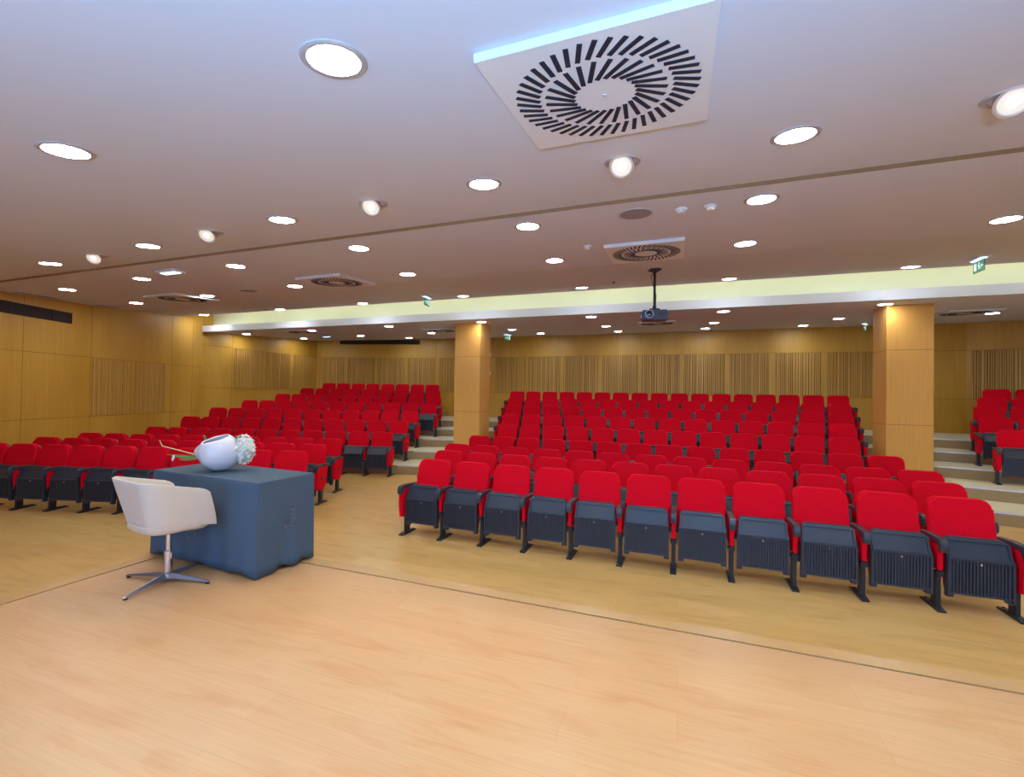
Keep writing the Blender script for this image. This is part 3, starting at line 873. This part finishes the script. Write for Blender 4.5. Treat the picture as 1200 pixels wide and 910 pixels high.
sol = cloth.modifiers.new('thick', 'SOLIDIFY'); sol.thickness = .003; sol.offset = 1
# faded crest printed low-relief on the end and on the long side of the cloth
def crest(name, org, ux, nrm):
    bm = bmesh.new(); ux = Vector(ux); nrm = Vector(nrm); org = Vector(org)
    def dab(a, b, w, h):
        c = org+ux*a+Vector((0, 0, b)); rot = Matrix((ux, nrm, Vector((0, 0, 1)))).transposed()
        add_box(bm, c.x, c.y, c.z, w, .002, h, rot)
    for a, b, w, h in ((.03, .095, .012, .03), (.045, .10, .012, .022), (.06, .092, .010, .03), (.035, .06, .03, .012), (.055, .045, .022, .014), (.035, .025, .026, .010),
                       (.055, .005, .02, .012), (.03, -.015, .035, .012), (.06, -.03, .018, .03), (.035, -.05, .03, .012), (.01, -.07, .03, .014), (-.02, -.075, .03, .018), (-.035, -.055, .016, .02), (.045, -.08, .03, .010), (-.01, -.095, .04, .008)):
        dab(a, b, w, h)
    o = obj(name, bm, M['crest'], cloth); o['label'] = 'faded grey emblem print'
    return o
crest('printed_emblem', (hw+.016, .0, .43), (0, 1, 0), (1, 0, 0))
crest('printed_emblem', (-.12, -hd-.018, .30), (1, 0, 0), (0, -1, 0))

# ------------------------------------------------------------------ vase and flowers
VZ = TZ+TH_+.0078
vc = Vector((-3.92, 2.985, VZ+.172))
bm = bmesh.new(); NU, NV = 40, 26
rt = Vector((math.cos(TH), math.sin(TH), 0)); fw = Vector((-math.sin(TH), math.cos(TH), 0))
Ldir = (-rt*1.0+Vector((0, 0, -.02))).normalized()
Odir = (-fw*.24-rt*.20+Vector((0, 0, .97))).normalized()
X1 = Ldir.cross(Odir).normalized(); Y1 = Odir.cross(X1)
ringsv = []
for j in range(NV+1):
    th = math.radians(40)+(PI-math.radians(40))*j/NV
    ring_ = []
    for i in range(NU):
        ph = 2*PI*i/NU
        d = Odir*math.cos(th)+(X1*math.cos(ph)+Y1*math.sin(ph))*math.sin(th)
        a = max(0, d.dot(Ldir)); r = .170*(1+.36*a**14)
        ring_.append(bm.verts.new(vc+d*r))
        if j == NV: break
    ringsv.append(ring_)
for j in range(NV-1):
    for i in range(NU): bm.faces.new((ringsv[j][i], ringsv[j][(i+1) % NU], ringsv[j+1][(i+1) % NU], ringsv[j+1][i]))
for i in range(NU): bm.faces.new((ringsv[NV-1][i], ringsv[NV-1][(i+1) % NU], ringsv[NV][0]))
zmin = min(v.co.z for v in bm.verts)
for v in bm.verts: v.co.z += VZ-zmin
vase = obj('vase', bm, M['ceramic'], None, True, 60)
tag(vase, 'white round ceramic vase lying tilted on the blue-clothed table', 'vase')
sm = vase.modifiers.new('thick', 'SOLIDIFY'); sm.thickness = .010; sm.offset = -1
bq = empty('bouquet', tuple(vc), 0, 'bouquet with white hydrangea head and long stems in the white vase', 'flowers')
def quadpetal(bm, c, nrm, s, mi=0):
    nrm = nrm.normalized(); t = nrm.cross(Vector((.3, .2, 1))).normalized(); b_ = nrm.cross(t)
    for k in range(4):
        a = k*PI/2+random.random()*.5
        d = t*math.cos(a)+b_*math.sin(a); e = nrm.cross(d)
        v = [bm.verts.new(c), bm.verts.new(c+d*s*.6+e*s*.45+nrm*s*.15), bm.verts.new(c+d*s*1.1+nrm*s*.28), bm.verts.new(c+d*s*.6-e*s*.45+nrm*s*.15)]
        f = bm.faces.new(v); f.material_index = mi
hc = rt*.180+fw*.05+Vector((0, 0, .020))
bm = bmesh.new()
bmesh.ops.create_icosphere(bm, subdivisions=2, radius=.070, matrix=Matrix.Translation(hc))
for v in bm.verts: v.co = hc+(v.co-hc)*(1+random.uniform(-.08, .08))
for i in range(150):
    zc = 1-2*(i+.5)/150; a = i*2.399963; q = math.sqrt(1-zc*zc)
    d = Vector((q*math.cos(a), q*math.sin(a), zc))
    if d.dot(-rt) > .75: continue
    quadpetal(bm, hc+Vector((d.x*.082, d.y*.082, d.z*.115))*random.uniform(.9, 1.12), (d+Vector((random.uniform(-.5, .5), random.uniform(-.5, .5), random.uniform(-.5, .5)))), .028)
obj('flower_head', bm, M['petal'], bq)
bm = bmesh.new()
for i in range(90):
    d = Vector((random.gauss(0, 1), random.gauss(0, 1), random.gauss(0, 1))).normalized()
    c = rt*.115+fw*.06+Vector((0, 0, .05)); quadpetal(bm, c+Vector((d.x*.05, d.y*.05, d.z*.085)), d, .022)
obj('green_florets', bm, M['petal_green'], bq)
def leafmesh(p0, p1, w, sag):
    bm = bmesh.new(); p0, p1 = Vector(p0), Vector(p1); N = 10; A = []; B = []; C_ = []
    for i in range(N+1):
        t = i/N; c = p0.lerp(p1, t)-Vector((0, 0, sag*math.sin(PI*t))); ww = w*math.sin(PI*(.08+.92*t))**.8
        s = Vector((0, 0, 1))*.6+fw*.8
        A.append(bm.verts.new(c+s*ww)); B.append(bm.verts.new(c-s*ww)); C_.append(bm.verts.new(c+rt*0-fw*ww*.3))
    for i in range(N):
        bm.faces.new((A[i], A[i+1], C_[i+1], C_[i])); bm.faces.new((C_[i], C_[i+1], B[i+1], B[i]))
    return bm
b0 = -rt*.16+Vector((0, 0, -.03))
obj('leaf', leafmesh(b0, b0-rt*.30+Vector((0, 0, -.005)), .016, .02), M['leaf'], bq)
obj('leaf', leafmesh(b0+Vector((0, 0, -.02)), b0-rt*.22+Vector((0, 0, -.045)), .014, .01), M['leaf'], bq)
obj('leaf', leafmesh(-rt*.13+Vector((0, 0, .10)), -rt*.155+Vector((0, 0, .155)), .012, 0), M['leaf'], bq)
bm = bmesh.new(); add_tube(bm, [b0+rt*.12, b0+Vector((0, 0, .01)), b0-rt*.06, b0-rt*.37+Vector((0, 0, .075)), b0-rt*.395+Vector((0, 0, .125))], [.006, .006, .005, .004, .003], 8); obj('stem', bm, M['twig'], bq)
bm = bmesh.new(); add_tube(bm, [b0+rt*.1, b0-rt*.1-Vector((0, 0, .01)), b0-rt*.33-Vector((0, 0, .002))], [.005, .004, .002], 8); obj('stem', bm, M['leaf'], bq)
bm = bmesh.new(); add_tube(bm, [b0-rt*.26-Vector((0, 0, .01)), b0-rt*.268-Vector((0, 0, .035)), b0-rt*.275-Vector((0, 0, .058))], [.012, .010, .006], 8); obj('bud', bm, M['petal'], bq)

# ------------------------------------------------------------------ swivel tub chair
CH = Vector((-3.765, 2.455, STAGE)); CR = math.radians(80.6-90)   # local +y is the facing direction
ch = empty('swivel_chair', tuple(CH), CR, 'white shell swivel chair with chrome four-star base at the blue table', 'chair')
bm = bmesh.new()
# shell: u runs around from the front end of the right arm round the back to the front end of the left arm
NU = 48
def plan(u, hw_, bk, fr, r):
    """u 0..1 around a U shape; returns x,y"""
    segs = [('l', (hw_, fr), (hw_, -bk+r)), ('a', (hw_-r, -bk+r), 0), ('l', (hw_-r, -bk), (-hw_+r, -bk)), ('a', (-hw_+r, -bk+r), 1), ('l', (-hw_, -bk+r), (-hw_, fr))]
    L = [fr+bk-r, PI/2*r, 2*(hw_-r), PI/2*r, fr+bk-r]
    s = u*sum(L)
    for k, l in enumerate(L):
        if s <= l+1e-9:
            t = s/l
            if segs[k][0] == 'l':
                a, b = segs[k][1], segs[k][2]; return a[0]+(b[0]-a[0])*t, a[1]+(b[1]-a[1])*t
            c = segs[k][1]; a = -PI/2*t if segs[k][2] == 0 else -PI/2-PI/2*t
            return c[0]+r*math.cos(a), c[1]+r*math.sin(a)
        s -= l
    return -hw_, fr
shell_rows = []
NVs = 9
for i in range(NU+1):
    u = i/NU; col_ = []
    edge = min(u, 1-u)                     # 0 at the arm ends
    for j in range(NVs+1):
        v = j/NVs                          # 0 bottom, 1 rim
        hw_ = .245+.05*v; bk = .215+.085*v; fr = .228-.08*v**1.3
        x, y = plan(u, hw_, bk, fr, .11)
        backness = min(1, max(0, (.10-y)/.35))
        rim = .735+.088*backness
        if edge < .05: rim -= .035*(1-edge/.05)**2
        z = .475+(rim-.475)*v
        z -= .055*(1-v)*(1-min(1, max(0, (.25-y)/.3)))     # the bottom rises towards the front
        col_.append(bm.verts.new((x, y, z)))
    shell_rows.append(col_)
for i in range(NU):
    for j in range(NVs): bm.faces.new((shell_rows[i][j], shell_rows[i+1][j], shell_rows[i+1][j+1], shell_rows[i][j+1]))
sh = obj('shell', bm, M['tubwhite'], ch, True, 60)
m1 = sh.modifiers.new('t', 'SOLIDIFY'); m1.thickness = .014; m1.offset = -1
m2 = sh.modifiers.new('b', 'BEVEL'); m2.width = .004; m2.segments = 2
# lower pan that wraps under the shell
bm = bmesh.new(); rr = []
for (k, z, s) in ((0, .415, .55), (1, .420, .90), (2, .442, 1.0), (3, .488, 1.025), (4, .488, .985), (5, .455, .90)):
    ring_ = []
    for i in range(44):
        a = 2*PI*i/44; ca, sa = math.cos(a), math.sin(a)
        x = .245*s*math.copysign(abs(ca)**.55, ca); y = .225*s*math.copysign(abs(sa)**.55, sa)
        ring_.append(bm.verts.new((x, y, z-(.022*(y/.225) if y > 0 else 0))))
    rr.append(ring_)
for a, b in zip(rr, rr[1:]):
    for i in range(44): bm.faces.new((a[i], a[(i+1) % 44], b[(i+1) % 44], b[i]))
bm.faces.new(rr[0]); bm.faces.new(rr[-1])
obj('under_pan', bm, M['tubwhite'], ch, True, 50)
bm = bmesh.new(); rr = []
for (z, s) in ((.462, .93), (.50, .96), (.522, .93), (.530, .80)):
    ring_ = []
    for i in range(44):
        a = 2*PI*i/44; ca, sa = math.cos(a), math.sin(a)
        ring_.append(bm.verts.new((.238*s*math.copysign(abs(ca)**.6, ca), .03+.235*s*math.copysign(abs(sa)**.6, sa), z+.015*sa)))
    rr.append(ring_)
for a, b in zip(rr, rr[1:]):
    for i in range(44): bm.faces.new((a[i], a[(i+1) % 44], b[(i+1) % 44], b[i]))
bm.faces.new(rr[0]); bm.faces.new(rr[-1])
obj('seat_pad', bm, M['seatpad'], ch, True, 50)
bm = bmesh.new(); add_lathe(bm, [(.019, .23), (.019, .417)], n=24); add_lathe(bm, [(.030, .05), (.027, .235), (.022, .24)], n=24)
add_box(bm, .03, 0, .20, .02, .012, .05)
obj('column', bm, M['chrome'], ch, True, 40)
bm = bmesh.new(); add_lathe(bm, [(.045, .035), (.040, .062), (.03, .07)], n=24)
obj('hub', bm, M['brushed'], ch, True, 40)
for k in range(4):
    a = math.radians(13+90*k)-CR
    rot = Matrix.Rotation(a, 3, 'Z')
    bm = bmesh.new()
    sec = [(.0, .034, .030, .066), (.10, .024, .030, .058), (.25, .016, .022, .040), (.345, .014, .014, .027), (.365, .010, .014, .022)]
    rg = []
    for (x, w, z0, z1) in sec:
        rg.append([bm.verts.new(rot @ Vector(p)) for p in ((x, -w, z0), (x, w, z0), (x, w*.35, z1), (x, -w*.35, z1))])
    for p, q in zip(rg, rg[1:]):
        for i in range(4): bm.faces.new((p[i], p[(i+1) % 4], q[(i+1) % 4], q[i]))
    bm.faces.new(rg[0]); bm.faces.new(rg[-1])
    l = obj('base_leg', bm, M['brushed'], ch)
    bm = bmesh.new(); c = rot @ Vector((.345, 0, 0)); add_lathe(bm, [(.014, 0), (.016, .010), (.012, .015)], c.x, c.y, .0, 14); obj('glide', bm, M['rubber'], l)

# ------------------------------------------------------------------ light
world = bpy.data.worlds.new('sky'); scene.world = world; world.use_nodes = True
bg = world.node_tree.nodes['Background']; bg.inputs['Color'].default_value = (.30, .52, 1.0, 1); bg.inputs['Strength'].default_value = 4.5
ar = bpy.data.lights.new('added_window_portal', 'AREA'); ar.shape = 'RECTANGLE'; ar.size = abs(x1-x0); ar.size_y = 2.0  # portal for sky light through the added window
ar.cycles.is_portal = True
ao = bpy.data.objects.new('added_window_portal', ar); link(ao); ao.location = ((x0+x1)/2, -2.95, 1.75); ao.rotation_euler = (PI/2, 0, PI)
ao.rotation_euler = Vector((0, 1, 0)).to_track_quat('-Z', 'Z').to_euler()

# added unseen uplighter in place of a bounced flash, washing the front ceiling
ul = empty('added_uplighter', (.25, -1.3, STAGE), 0, 'added cool uplighter, unseen behind the viewpoint, to brighten the front ceiling', 'added lamp')
bm = bmesh.new(); add_lathe(bm, [(.16, 0), (.16, .015), (.03, .03)], n=28); obj('base', bm, M['steel_dark'], ul)
bm = bmesh.new(); add_tube(bm, [(0, 0, .02), (0, 0, 1.02)], .014, 12); obj('pole', bm, M['steel_dark'], ul)
bm = bmesh.new(); add_lathe(bm, [(.03, 1.0), (.12, 1.10), (.17, 1.20), (.165, 1.20), (.115, 1.105), (.02, 1.02)], n=28); obj('bowl', bm, M['white_plate'], ul)
for k in range(1):
    ld = bpy.data.lights.new('added_uplight', 'SPOT'); ld.energy = 840; ld.spot_size = math.radians(165); ld.spot_blend = .5
    ld.color = (.17, .52, .96); ld.shadow_soft_size = .08
    lo = bpy.data.objects.new('added_uplight', ld); link(lo); lo.parent = ul; lo.location = (0, 0, 1.19); lo.rotation_euler = (PI, 0, 0)

# ------------------------------------------------------------------ camera
cam = bpy.data.cameras.new('camera'); co = bpy.data.objects.new('camera', cam); link(co)
cam.sensor_width = 36; cam.lens = 534.9/1200*36; cam.clip_start = .05; cam.clip_end = 200
pitch, roll = math.radians(.78), math.radians(-.911)
fwv = Vector((-math.sin(TH)*math.cos(pitch), math.cos(TH)*math.cos(pitch), math.sin(pitch)))
rtv = Vector((math.cos(TH), math.sin(TH), 0)); upv = rtv.cross(fwv)
r2 = rtv*math.cos(roll)-upv*math.sin(roll); u2 = upv*math.cos(roll)+rtv*math.sin(roll)
mat = Matrix((r2, u2, -fwv)).transposed().to_4x4(); mat.translation = Vector((0, 0, EYE))
co.matrix_world = mat
scene.camera = co

scene.view_settings.view_transform = 'Standard'; scene.view_settings.look = 'None'
scene.view_settings.gamma = 1.0; scene.view_settings.exposure = 0.1
scene.view_settings.use_curve_mapping = False
scene.cycles.max_bounces = 8; scene.cycles.diffuse_bounces = 5; scene.cycles.glossy_bounces = 3
scene.cycles.use_denoising = True
